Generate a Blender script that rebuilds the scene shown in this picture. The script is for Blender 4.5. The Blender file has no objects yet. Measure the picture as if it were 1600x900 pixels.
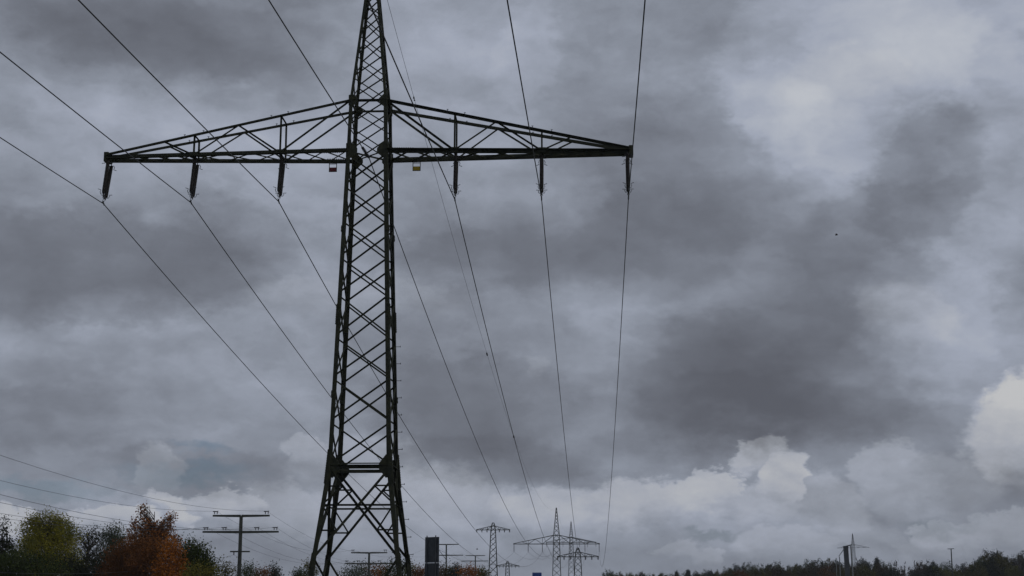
import bpy, math, random
from mathutils import Vector, Matrix
random.seed(7)
R = math.radians
scene = bpy.context.scene
COL = scene.collection

# ------------------------------------------------------------------ camera, sky, sun, exposure
EYE = 1.7
F = 2350.0                                   # focal length in photo pixels (1600 wide)
HZ = 930.0                                   # row of the horizon, just under the frame
PIT = math.atan((HZ - 450) / F)
cp, sp = math.cos(PIT), math.sin(PIT)
cam_d = bpy.data.cameras.new('camera'); cam = bpy.data.objects.new('camera', cam_d); COL.objects.link(cam)
cam.location = (0, 0, EYE); cam.rotation_euler = (R(90) + PIT, 0, 0)
cam_d.sensor_width = 36; cam_d.lens = F / 1600 * 36; cam_d.clip_start = .1; cam_d.clip_end = 20000
scene.camera = cam
scene.view_settings.view_transform = 'Standard'; scene.view_settings.look = 'None'
scene.view_settings.exposure = 0; scene.view_settings.gamma = 1
scene.view_settings.use_curve_mapping = False
scene.render.engine = 'CYCLES'
scene.cycles.use_denoising = True
scene.cycles.max_bounces = 4
scene.cycles.filter_width = 1.5

def pix(px, py, dep):
    """world point seen at photo pixel (px,py) at distance dep along the view axis"""
    a = (px - 800) / F; b = (450 - py) / F
    return Vector((a * dep, (cp - b * sp) * dep, (sp + b * cp) * dep + EYE))
def azel(px, py):
    v = pix(px, py, 1) - Vector((0, 0, EYE)); v.normalize()
    return math.atan2(v.x, v.y), math.asin(v.z)

SUN_EL, SUN_AZ = R(34), R(115)               # behind the overcast, to the right and behind the viewer
KU = 100 / F                                 # one sky unit = about 100 photo pixels of angle

world = bpy.data.worlds.new('World'); scene.world = world; world.use_nodes = True
nt = world.node_tree; nt.nodes.clear()
class G:
    def __init__(s, nt): s.nt = nt
    def n(s, t, **k):
        x = s.nt.nodes.new(t)
        for a, b in k.items(): setattr(x, a, b)
        return x
    def put(s, sock, v):
        if hasattr(v, 'node'): s.nt.links.new(v, sock)
        else: sock.default_value = v
    def m(s, op, a, b=None, c=None, clamp=False):
        x = s.n('ShaderNodeMath', operation=op, use_clamp=clamp); s.put(x.inputs[0], a)
        if b is not None: s.put(x.inputs[1], b)
        if c is not None: s.put(x.inputs[2], c)
        return x.outputs[0]
    def v(s, op, a, b=None, c=None):
        x = s.n('ShaderNodeVectorMath', operation=op); s.put(x.inputs[0], a)
        if b is not None: s.put(x.inputs[1], b)
        if c is not None: s.put(x.inputs[2], c)
        return x.outputs[0]
    def noise(s, vec, scale, det=4, rough=.5, dist=0, out=0):
        x = s.n('ShaderNodeTexNoise'); s.put(x.inputs['Vector'], vec)
        x.inputs['Scale'].default_value = scale; x.inputs['Detail'].default_value = det
        x.inputs['Roughness'].default_value = rough; x.inputs['Distortion'].default_value = dist
        return x.outputs[out]
    def smooth(s, v, a, b):
        x = s.n('ShaderNodeMapRange', interpolation_type='SMOOTHSTEP'); s.put(x.inputs[0], v)
        x.inputs[1].default_value = a; x.inputs[2].default_value = b
        return x.outputs[0]
    def ramp(s, v, stops):
        x = s.n('ShaderNodeValToRGB'); s.put(x.inputs[0], v); e = x.color_ramp.elements
        while len(e) < len(stops): e.new(.5)
        for q, (p, c) in zip(e, stops): q.position = p; q.color = (*c, 1)
        return x.outputs[0]
    def mix(s, f, a, b):
        x = s.n('ShaderNodeMix', data_type='RGBA'); s.put(x.inputs[0], f); s.put(x.inputs[6], a); s.put(x.inputs[7], b)
        return x.outputs[2]
g = G(nt)
D = g.n('ShaderNodeTexCoord').outputs['Generated']
sep = g.n('ShaderNodeSeparateXYZ'); nt.links.new(D, sep.inputs[0])
az = g.m('ARCTAN2', sep.outputs[0], sep.outputs[1]); el = g.m('ARCSINE', sep.outputs[2])
comb = g.n('ShaderNodeCombineXYZ')
nt.links.new(g.m('DIVIDE', az, KU), comb.inputs[0]); nt.links.new(g.m('DIVIDE', el, KU), comb.inputs[1])
P0 = comb.outputs[0]
st = g.v('MULTIPLY', D, (1, 1, 1.7))         # clouds flattened towards the horizontal
nA = g.noise(st, 7, 5, .55, 0, 1); nB = g.noise(st, 26, 8, .62, 0, 1); nC = g.noise(st, 75, 6, .6, 0, 1)
def warp(P, n, amp): return g.v('MULTIPLY_ADD', g.v('SUBTRACT', n, (.5, .5, .5)), (amp, amp * .8, 0), P)
PS = warp(warp(P0, nA, 2.2), nB, .9)         # for soft cloud masses
PS = warp(PS, nC, .22)
PC = warp(warp(P0, nB, .85), nC, .50)        # for crisp cumulus edges
PC = warp(PC, nA, .5)
def local(P, cx, cy, rx, ry, rot):
    a, e = azel(cx, cy)
    mp = g.n('ShaderNodeMapping', vector_type='TEXTURE'); g.put(mp.inputs[0], P)
    mp.inputs['Location'].default_value = (a / KU, e / KU, 0)
    mp.inputs['Rotation'].default_value = (0, 0, R(rot)); mp.inputs['Scale'].default_value = (rx / 100, ry / 100, 1)
    return mp.outputs[0]
def blob(P, cx, cy, rx, ry, rot=0, kind='QUADRATIC_SPHERE'):
    gr = g.n('ShaderNodeTexGradient', gradient_type=kind); g.put(gr.inputs[0], local(P, cx, cy, rx, ry, rot))
    return gr.outputs[1]
# soft masses: centre x,y (photo rows), radii, tilt, brightness step
#SOFT#
SOFT = [
 (250, 35, 420, 160, 0, -.15), (120, 30, 250, 120, 0, -.03), (420, 90, 200, 100, 10, -.05),
 (230, 190, 360, 170, -20, .075), (420, 60, 260, 120, -30, .0), (380, 250, 220, 140, 0, .05),
 (60, 400, 330, 150, 0, -.12), (330, 400, 260, 150, 0, -.08), (160, 445, 250, 70, 0, -.07),
 (470, 270, 250, 130, 0, .03),
 (150, 530, 380, 90, 0, .06), (450, 520, 260, 110, 0, .03),
 (60, 650, 260, 90, 0, -.09), (300, 720, 420, 90, 0, -.06), (330, 730, 200, 45, 0, -.05),
 (700, 60, 300, 160, 0, .06), (850, 60, 150, 110, 0, .03), (780, 230, 220, 160, 0, .02),
 (720, 380, 330, 120, 0, -.07), (850, 420, 230, 120, 0, -.06),
 (700, 600, 240, 150, 0, -.09), (770, 700, 230, 90, 0, -.10), (800, 520, 260, 90, 0, .02),
 (1030, 220, 240, 260, 20, -.05), (1010, 340, 260, 150, 10, -.09), (1200, 270, 130, 120, 0, -.02),
 (1100, 90, 240, 160, 0, .0),
 (1300, 120, 260, 170, 0, .05), (1230, 180, 120, 150, 0, .015), (1440, 80, 380, 220, 0, .07),
 (1350, 290, 240, 150, 30, .05),
 (1440, 260, 110, 200, -25, -.09), (1340, 400, 200, 190, -35, -.10),
 (1215, 575, 340, 190, 0, -.14), (1130, 610, 260, 120, -6, -.10), (1215, 660, 240, 62, 2, -.12),
 (1070, 470, 200, 110, 0, .03), (940, 560, 120, 160, 0, .04),
 (1480, 430, 230, 160, 0, .06), (1560, 300, 200, 200, 0, .05), (1500, 560, 200, 110, 0, .03),
 (1590, 740, 170, 110, 0, -.13), (1450, 720, 250, 90, 0, -.0),
 (1010, 700, 240, 60, 0, -.04), (1350, 840, 500, 70, 0, -.01), (300, 860, 700, 60, 0, -.05), (900, 870, 500, 50, 0, -.04), (1350, 860, 600, 90, 0, -.075), (1330, 770, 380, 60, 0, -.04), (900, 900, 900, 60, 0, -.04), (330, 870, 500, 60, 0, -.05), (1540, 40, 260, 170, 0, .06), (1180, 40, 160, 90, 0, -.03),
]
acc = .563
for cx, cy, rx, ry, rot, am in SOFT:
    if not am: continue
    Pi = PS if isinstance(acc, float) else g.v('MULTIPLY_ADD', acc, (1e-6, 1e-6, 1e-6), PS)   # keeps the node order linear
    bl = blob(Pi, cx, cy, rx, ry, -rot)
    if abs(am) > .085: bl = g.m('SQRT', bl)
    acc = g.m('MULTIPLY_ADD', bl, am, acc)
fb = g.noise(g.v('ADD', st, (3.1, 1.7, .4)), 13, 7, .58); fb2 = g.noise(g.v('ADD', st, (.7, 5.1, 2.4)), 42, 6, .6)
acc = g.m('MULTIPLY_ADD', g.m('SUBTRACT', fb, .5), .13, acc)
acc = g.m('MULTIPLY_ADD', g.m('SUBTRACT', fb2, .5), .045, acc)
# light falls from above: the slope of the noise gives the billows a lit and a shaded side
def relief_of(off, sc, det, ro, dz, amp):
    q0 = g.v('ADD', stw, off); q1 = g.v('ADD', stw, (off[0] + dz * .5, off[1], off[2] + dz))
    return g.m('MULTIPLY', g.m('SUBTRACT', g.noise(q0, sc, det, ro), g.noise(q1, sc, det, ro)), amp)
stw = g.v('MULTIPLY_ADD', g.v('SUBTRACT', nB, (.5, .5, .5)), (.05, .05, .05), st)
relief = g.m('ADD', relief_of((4.2, .3, 1.1), 8, 6, .5, .030, .26), relief_of((1.2, 2.3, .1), 24, 6, .5, .010, .12))
# masses with a clearer edge: centre, radii, tilt, step, edge width
PATCH = [
 (1360, 120, 230, 150, 12, .045, .2), (1235, 205, 60, 75, 35, .02, .3), (1500, 60, 240, 110, 0, .03, .6), (1210, 150, 70, 60, 0, .03, .4), (1285, 230, 80, 80, 30, .03, .4),
 (1450, 270, 75, 120, 25, -.045, .4), (1340, 420, 120, 120, 35, -.03, .5), (1580, 110, 60, 60, 0, -.035, .5), (1530, 190, 70, 60, 0, -.03, .5),
 (1210, 590, 240, 130, 0, -.03, .5), (1200, 640, 190, 62, 3, -.04, .7), (1140, 560, 120, 80, 0, -.02, .5),
 (110, 415, 280, 92, 0, -.05, .45), (340, 400, 120, 80, 0, -.03, .5), (1100, 260, 160, 120, 0, -.03, .35), (1030, 380, 130, 90, 0, -.03, .5),
 (1450, 490, 110, 120, 0, .04, .4), (1370, 580, 60, 80, 10, .02, .5), (1490, 360, 100, 60, 20, .035, .5),
 (800, 405, 230, 60, 0, -.03, .8), (740, 640, 170, 80, 0, -.04, .35), (760, 720, 160, 40, 0, -.035, .45), (700, 420, 150, 60, 0, -.03, .5),
 (60, 650, 130, 50, 0, -.03, .5), (260, 60, 240, 60, 0, -.03, .5), (300, 735, 200, 40, 0, -.035, .5), (640, 110, 170, 80, 0, .02, .5), (830, 90, 60, 90, 0, .03, .5),
 (400, 230, 170, 90, 20, .025, .5), (1000, 40, 180, 70, 0, -.02, .5),
]
for cx, cy, rx, ry, rot, am, ed in PATCH:
    Pi = g.v('MULTIPLY_ADD', acc, (1e-6, 1e-6, 1e-6), PC)
    acc = g.m('MULTIPLY_ADD', g.smooth(blob(Pi, cx, cy, rx * 1.2, ry * 1.2, -rot, 'SPHERICAL'), .05, .05 + ed * .6), am * 1.05, acc)
# crisp-topped cumulus: centre, radii, tilt, brightness step, edge width
CUM = [
 (1640, 668, 140, 92, -28, .15, .4), (1600, 630, 62, 50, -20, .18, .5),
 (1185, 716, 54, 28, -12, .13, .3), (1228, 752, 46, 52, 15, .15, .35), (1290, 790, 85, 50, 20, .06, .4),
 (1105, 770, 50, 40, 0, .12, .2), (1050, 778, 70, 30, 0, .11, .25), (1010, 782, 120, 40, 0, .11, .4), (890, 795, 150, 42, 0, .09, .5), (1190, 790, 90, 34, 0, .07, .4),
 (1390, 735, 55, 48, 0, .06, .3), (1460, 770, 110, 60, 0, .05, .4), (1520, 760, 40, 50, 0, .06, .3),
 (1500, 838, 60, 26, 0, .065, .25), (1590, 835, 70, 28, 0, .065, .25), (1240, 850, 90, 26, 0, .045, .3), (1060, 865, 45, 20, 0, .05, .3), (1110, 872, 30, 16, 0, .05, .3), (1450, 860, 50, 20, 0, .04, .3), (1370, 850, 60, 30, 0, .03, .3),
 (365, 788, 66, 30, 0, .11, .3), (275, 790, 50, 22, 35, .13, .35), (445, 800, 80, 50, 10, .06, .4), (170, 815, 90, 26, 0, .11, .35), (35, 818, 60, 28, 0, .13, .3),
 (250, 735, 40, 35, 0, .06, .35), (480, 700, 35, 30, 0, .06, .35), (640, 780, 160, 60, 0, .07, .5), (560, 730, 120, 50, 0, .04, .5),
 (842, 575, 22, 26, 0, .03, .8), (1420, 500, 90, 60, 20, .05, .5), (1330, 130, 110, 60, 0, .03, .5), (560, 470, 200, 40, 0, .03, .6),
]
cum = 0.0
for cx, cy, rx, ry, rot, am, ed in CUM:
    Pi = PC if isinstance(cum, float) else g.v('MULTIPLY_ADD', cum, (1e-6, 1e-6, 1e-6), PC)
    gr = blob(Pi, cx, cy, rx * 1.25, ry * 1.25, -rot, 'SPHERICAL')
    th = R(-rot); a_, e_ = azel(cx, cy); q = ry * 1.25 / 100          # soft fade towards the cloud's base
    mp = g.n('ShaderNodeMapping', vector_type='TEXTURE'); g.put(mp.inputs[0], Pi)
    mp.inputs['Location'].default_value = (a_ / KU + math.sin(th) * .95 * q, e_ / KU - math.cos(th) * .95 * q, 0)
    mp.inputs['Rotation'].default_value = (0, 0, th + math.pi / 2); mp.inputs['Scale'].default_value = (1.1 * q, 1, 1)
    fd = g.n('ShaderNodeTexGradient', gradient_type='EASING'); g.put(fd.inputs[0], mp.outputs[0])
    k = g.m('MULTIPLY', g.smooth(gr, .12, .12 + ed * .65), fd.outputs[1])
    k = g.m('MULTIPLY', k, am)
    cum = k if isinstance(cum, float) else g.m('MAXIMUM', cum, k)
acc = g.m('ADD', acc, g.m('MULTIPLY', cum, g.m('MULTIPLY_ADD', fb2, 1.0, .62)))
dd = g.m('SUBTRACT', g.m('ADD', acc, relief), .545)
acc = g.m('ADD', g.m('DIVIDE', dd, g.m('MULTIPLY_ADD', g.m('ABSOLUTE', dd), 1.1, .95)), .545)      # soft limit to very dark and very bright cloud
# grey of the cloud by its lightness (values as displayed, then to linear)
ramp = g.ramp(acc, [(.32, (.352, .362, .394)), (.45, (.444, .462, .502)), (.55, (.532, .556, .604)), (.64, (.620, .646, .706)), (.75, (.725, .742, .775))])
gam = g.n('ShaderNodeGamma'); g.put(gam.inputs[0], ramp); gam.inputs[1].default_value = 2.2
cloud = g.v('MULTIPLY', gam.outputs[0], (10, 10, 10))
sky = g.n('ShaderNodeTexSky', sky_type='NISHITA'); sky.sun_disc = False
sky.sun_elevation = SUN_EL; sky.sun_rotation = SUN_AZ; sky.air_density = 1.2; sky.dust_density = 2
# thin bluish openings low over the horizon
gap = None
for cx, cy, rx, ry in [(290, 738, 150, 22), (1480, 822, 70, 14), (1120, 838, 60, 12), (60, 760, 160, 22), (330, 700, 60, 16)]:
    k = blob(PC, cx, cy, rx, ry, 0, 'SPHERICAL'); gap = k if gap is None else g.m('MAXIMUM', gap, k)
thin = g.m('MULTIPLY', g.smooth(gap, .0, .8), g.m('SUBTRACT', 1, g.m('MULTIPLY', cum, 8, clamp=True)))
dim = g.v('MULTIPLY', sky.outputs[0], (.28, .40, .62))
warm = g.mix(g.m('MULTIPLY', cum, 7, clamp=True), (1, 1, 1, 1), (1.06, 1.02, .95, 1))
cloud = g.v('MULTIPLY', cloud, warm)
colr = g.mix(g.m('MULTIPLY', thin, .42), cloud, dim)
bg = g.n('ShaderNodeBackground'); g.put(bg.inputs[0], colr); bg.inputs[1].default_value = .1
world.cycles.sampling_method = 'MANUAL'; world.cycles.sample_map_resolution = 256
nt.links.new(bg.outputs[0], g.n('ShaderNodeOutputWorld').inputs[0])

sun_d = bpy.data.lights.new('sun', 'SUN'); sun = bpy.data.objects.new('sun', sun_d); COL.objects.link(sun)
sun_d.energy = .85; sun_d.angle = R(25); sun_d.color = (1, .95, .88)
sd = Vector((math.sin(SUN_AZ) * math.cos(SUN_EL), math.cos(SUN_AZ) * math.cos(SUN_EL), math.sin(SUN_EL)))
sun.rotation_euler = sd.to_track_quat('Z', 'Y').to_euler()

# ------------------------------------------------------------------ helpers
def mat(name, col, rough=.7, col2=None, scale=6, metal=0, spec=.3, island=0, detail=5, lo=.35, hi=.65, transl=0):
    m = bpy.data.materials.new(name); m.use_nodes = True; t = m.node_tree; h = G(t)
    b = t.nodes['Principled BSDF']; b.inputs['Roughness'].default_value = rough; b.inputs['Metallic'].default_value = metal
    b.inputs['Specular IOR Level'].default_value = spec
    c1 = (*col, 1)
    if col2:
        tc = h.n('ShaderNodeTexCoord').outputs['Object']
        f = h.smooth(h.noise(tc, scale, detail, .6), lo, hi)
        if island:
            gi = h.n('ShaderNodeNewGeometry').outputs['Random Per Island']
            f = h.m('ADD', h.m('MULTIPLY', f, 1 - island), h.m('MULTIPLY', gi, island))
        c1 = h.mix(f, (*col, 1), (*col2, 1))
    h.put(b.inputs['Base Color'], c1)
    if transl:
        tr = h.n('ShaderNodeBsdfTranslucent'); h.put(tr.inputs[0], c1)
        ms = h.n('ShaderNodeMixShader'); ms.inputs[0].default_value = transl
        t.links.new(b.outputs[0], ms.inputs[1]); t.links.new(tr.outputs[0], ms.inputs[2])
        t.links.new(ms.outputs[0], t.nodes['Material Output'].inputs[0])
    return m
def tag(o, label=None, cat=None, group=None, kind=None):
    if label: o['label'] = label
    if cat: o['category'] = cat
    if group: o['group'] = group
    if kind: o['kind'] = kind
    return o
def thing(name, loc, rz, label, cat, group=None):
    o = bpy.data.objects.new(name, None); COL.objects.link(o); o.location = loc; o.rotation_euler = (0, 0, rz)
    o.empty_display_size = .5
    return tag(o, label, cat, group)
class MB:
    def __init__(s): s.v = []; s.f = []; s.sm = False
    def add(s, vs, fs):
        o = len(s.v); s.v += [tuple(v) for v in vs]; s.f += [tuple(i + o for i in f) for f in fs]
    def frame(s, a, b, ref):
        a = Vector(a); b = Vector(b); d = (b - a).normalized(); ref = Vector(ref)
        if abs(d.dot(ref)) > .98: ref = Vector((1, 0, 0)) if abs(d.x) < .9 else Vector((0, 1, 0))
        n1 = (ref - d * ref.dot(d)).normalized(); return a, b, n1, d.cross(n1)
    def sweep(s, a, b, prof, ref, taper=1):
        a, b, n1, n2 = s.frame(a, b, ref); n = len(prof)
        vs = [a + n1 * x + n2 * y for x, y in prof] + [b + (n1 * x + n2 * y) * taper for x, y in prof]
        s.add(vs, [tuple(range(n - 1, -1, -1)), tuple(range(n, 2 * n))] + [(i, (i + 1) % n, n + (i + 1) % n, n + i) for i in range(n)])
    def bar(s, a, b, w, d=None, ref=(0, 0, 1), taper=1):
        d = d or w; x, y = w / 2, d / 2
        s.sweep(a, b, [(-x, -y), (x, -y), (x, y), (-x, y)], ref, taper)
    def angle(s, a, b, w, ref=(0, 1, 0), t=None, fx=1, fy=1):
        t = t or max(.01, w * .14); o = w * .35
        p = [(0, 0), (w, 0), (w, t), (t, t), (t, w), (0, w)]
        s.sweep(a, b, [((x - o) * fx, (y - o) * fy) for x, y in p], ref)
    def box(s, c, sx, sy, sz):
        s.bar((c[0], c[1], c[2] - sz / 2), (c[0], c[1], c[2] + sz / 2), sx, sy, ref=(1, 0, 0))
    def tube(s, pts, r, n=8, r2=None):
        pts = [Vector(p) for p in pts]; N = len(pts); vs = []
        for i, p in enumerate(pts):
            d = (pts[min(i + 1, N - 1)] - pts[max(i - 1, 0)]).normalized()
            ref = Vector((0, 0, 1)) if abs(d.z) < .9 else Vector((1, 0, 0))
            n1 = (ref - d * ref.dot(d)).normalized(); n2 = d.cross(n1)
            rr = r if r2 is None else r + (r2 - r) * i / (N - 1)
            vs += [p + (n1 * math.cos(k * 2 * math.pi / n) + n2 * math.sin(k * 2 * math.pi / n)) * rr for k in range(n)]
        fs = [tuple(range(n - 1, -1, -1)), tuple(range((N - 1) * n, N * n))]
        for i in range(N - 1):
            for k in range(n): fs.append((i * n + k, i * n + (k + 1) % n, (i + 1) * n + (k + 1) % n, (i + 1) * n + k))
        s.add(vs, fs)
    def lathe(s, prof, n=12, c=(0, 0, 0)):
        c = Vector(c); vs = []; N = len(prof)
        for r, z in prof: vs += [c + Vector((r * math.cos(k * 2 * math.pi / n), r * math.sin(k * 2 * math.pi / n), z)) for k in range(n)]
        fs = [tuple(range(n - 1, -1, -1)), tuple(range((N - 1) * n, N * n))]
        for i in range(N - 1):
            for k in range(n): fs.append((i * n + k, i * n + (k + 1) % n, (i + 1) * n + (k + 1) % n, (i + 1) * n + k))
        s.add(vs, fs)
    def plate(s, pts, nrm, t):
        nrm = Vector(nrm).normalized(); n = len(pts); pts = [Vector(p) for p in pts]
        vs = [p + nrm * t / 2 for p in pts] + [p - nrm * t / 2 for p in pts]
        s.add(vs, [tuple(range(n)), tuple(range(2 * n - 1, n - 1, -1))] + [(i, n + i, n + (i + 1) % n, (i + 1) % n) for i in range(n)])
    def build(s, name, m, parent=None, smooth=False):
        me = bpy.data.meshes.new(name); me.from_pydata(s.v, [], s.f); me.materials.append(m); me.validate()
        if smooth:
            for p in me.polygons: p.use_smooth = True
        o = bpy.data.objects.new(name, me); COL.objects.link(o)
        if parent: o.parent = parent
        return o
def copy_tree(o, parent=None):
    c = o.copy(); COL.objects.link(c)
    if parent: c.parent = parent
    for ch in list(o.children): copy_tree(ch, c)
    return c
ORD = ['first', 'second', 'third', 'fourth', 'fifth', 'sixth', 'seventh', 'eighth', 'ninth', 'tenth', 'eleventh', 'twelfth', 'thirteenth',
       'fourteenth', 'fifteenth', 'sixteenth', 'seventeenth', 'eighteenth', 'nineteenth', 'twentieth']
def ordinal(i):
    if i < 20: return ORD[i]
    n = i + 1; sfx = 'th' if 10 <= n % 100 <= 20 else {1: 'st', 2: 'nd', 3: 'rd'}.get(n % 10, 'th')
    return '%d%s' % (n, sfx)

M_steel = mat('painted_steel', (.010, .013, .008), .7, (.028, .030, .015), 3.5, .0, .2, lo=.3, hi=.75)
M_steel_hazed = mat('far_steel_hazed', (.02, .024, .02), .7, (.035, .038, .03), 2, .0, .2)  # lighter than the near pylon's steel: haze of distance painted into the colour
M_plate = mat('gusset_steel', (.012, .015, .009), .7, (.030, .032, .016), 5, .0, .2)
M_glaze = mat('brown_porcelain', (.016, .013, .016), .35, (.03, .022, .022), 20, 0, .5)
M_fit = mat('galvanised_fittings', (.020, .022, .024), .6, (.035, .035, .038), 15, 0, .3)
M_wire = mat('aluminium_cable', (.035, .036, .042), .6)
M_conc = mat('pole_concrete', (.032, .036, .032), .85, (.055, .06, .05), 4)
M_foot = mat('footing_concrete', (.28, .27, .25), .9, (.2, .19, .17), 4)
M_red = mat('red_enamel', (.16, .012, .018), .5, (.11, .01, .014), 12)
M_yel = mat('yellow_enamel', (.36, .26, .008), .5, (.28, .2, .01), 12)
M_blue = mat('blue_sign_face', (.012, .045, .22), .5, (.01, .04, .19), 2)
M_back = mat('sign_back_metal', (.035, .04, .05), .6, (.05, .055, .065), 2)
M_galv = mat('galvanised_post', (.22, .24, .25), .5, (.16, .17, .18), 6, .2)

# ------------------------------------------------------------------ ground
def noise2(x, y):
    return (math.sin(x * .013 + 1.3) * math.cos(y * .011 + .4) + .5 * math.sin(x * .031 + y * .023 + 2.1))
def ground(x, y):
    r = math.hypot(x, y)
    def ss(a, b, t):
        t = max(0, min(1, (t - a) / (b - a))); return t * t * (3 - 2 * t)
    z = -4.5 * ss(82, 190, r) + .8 * noise2(x, y) * ss(95, 220, r)
    return z
def make_ground():
    rs = [0] + [4 * 1.155 ** i for i in range(55)]
    rs = [r for r in rs if r < 2900] + [3000]
    NA = 144; v = [(0, 0, ground(0, 0))]; f = []
    for r in rs[1:]:
        for k in range(NA):
            a = 2 * math.pi * k / NA; x, y = r * math.sin(a), r * math.cos(a); v.append((x, y, ground(x, y)))
    for k in range(NA): f.append((0, 1 + (k + 1) % NA, 1 + k))
    for i in range(len(rs) - 2):
        for k in range(NA):
            a = 1 + i * NA; f.append((a + k, a + (k + 1) % NA, a + NA + (k + 1) % NA, a + NA + k))
    m = bpy.data.materials.new('meadow'); m.use_nodes = True; t = m.node_tree; h = G(t); b = t.nodes['Principled BSDF']
    tc = h.n('ShaderNodeTexCoord').outputs['Object']
    c = h.mix(h.smooth(h.noise(tc, .05, 6, .6), .35, .65), (.045, .06, .02, 1), (.085, .08, .035, 1))
    c = h.mix(h.smooth(h.noise(tc, 3, 8, .7), .4, .7), c, (.03, .04, .015, 1))
    h.put(b.inputs['Base Color'], c); b.inputs['Roughness'].default_value = .95
    bp = h.n('ShaderNodeBump'); bp.inputs['Strength'].default_value = .6; h.put(bp.inputs['Height'], h.noise(tc, 9, 6, .7)); h.put(b.inputs['Normal'], bp.outputs[0])
    me = bpy.data.meshes.new('ground'); me.from_pydata(v, [], f); me.materials.append(m)
    for p in me.polygons: p.use_smooth = True
    o = bpy.data.objects.new('ground', me); COL.objects.link(o); tag(o, kind='structure')
make_ground()

# ------------------------------------------------------------------ thin damp air round the whole scene
def make_haze():
    m = bpy.data.materials.new('damp_air'); m.use_nodes = True; t = m.node_tree; t.nodes.clear()
    pv = t.nodes.new('ShaderNodeVolumePrincipled'); pv.inputs['Color'].default_value = (.86, .91, 1, 1); pv.inputs['Density'].default_value = .00012
    t.links.new(pv.outputs[0], t.nodes.new('ShaderNodeOutputMaterial').inputs['Volume'])
    x, a, b = 3100, -8, 50
    v = [(i, j, k) for k in (a, b) for i, j in ((-x, -x), (x, -x), (x, x), (-x, x))]
    me = bpy.data.meshes.new('haze'); me.from_pydata(v, [], [(3, 2, 1, 0), (4, 5, 6, 7), (0, 1, 5, 4), (1, 2, 6, 5), (2, 3, 7, 6), (3, 0, 4, 7)]); me.materials.append(m)
    o = bpy.data.objects.new('haze', me); COL.objects.link(o); o['kind'] = 'stuff'

# ------------------------------------------------------------------ the large pylon
YAW = R(2.55)
PC0 = Vector((-7.08, 72.07, 0)); UX = Vector((math.cos(YAW), -math.sin(YAW), 0)); VX = Vector((math.sin(YAW), math.cos(YAW), 0))
def L2W(u, v, h): return PC0 + UX * u + VX * v + Vector((0, 0, h + EYE))
HW = [(-1.7, 2.385), (1.70, 1.955), (5.92, 1.42), (21.45, .945), (24.05, .88), (32.3, .07)]
def hw(h, T=HW):
    for (a, wa), (b, wb) in zip(T, T[1:]):
        if h <= b: return wa + (wb - wa) * (h - a) / (b - a)
    return T[-1][1]
HB, HT = 21.45, 24.05
CORN = [(-1, -1), (1, -1), (1, 1), (-1, 1)]
def cor(i, h, T=HW): w = hw(h, T); return Vector((CORN[i][0] * w, CORN[i][1] * w, h + EYE))
FN = [(0, -1, 0), (1, 0, 0), (0, 1, 0), (-1, 0, 0)]

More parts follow.
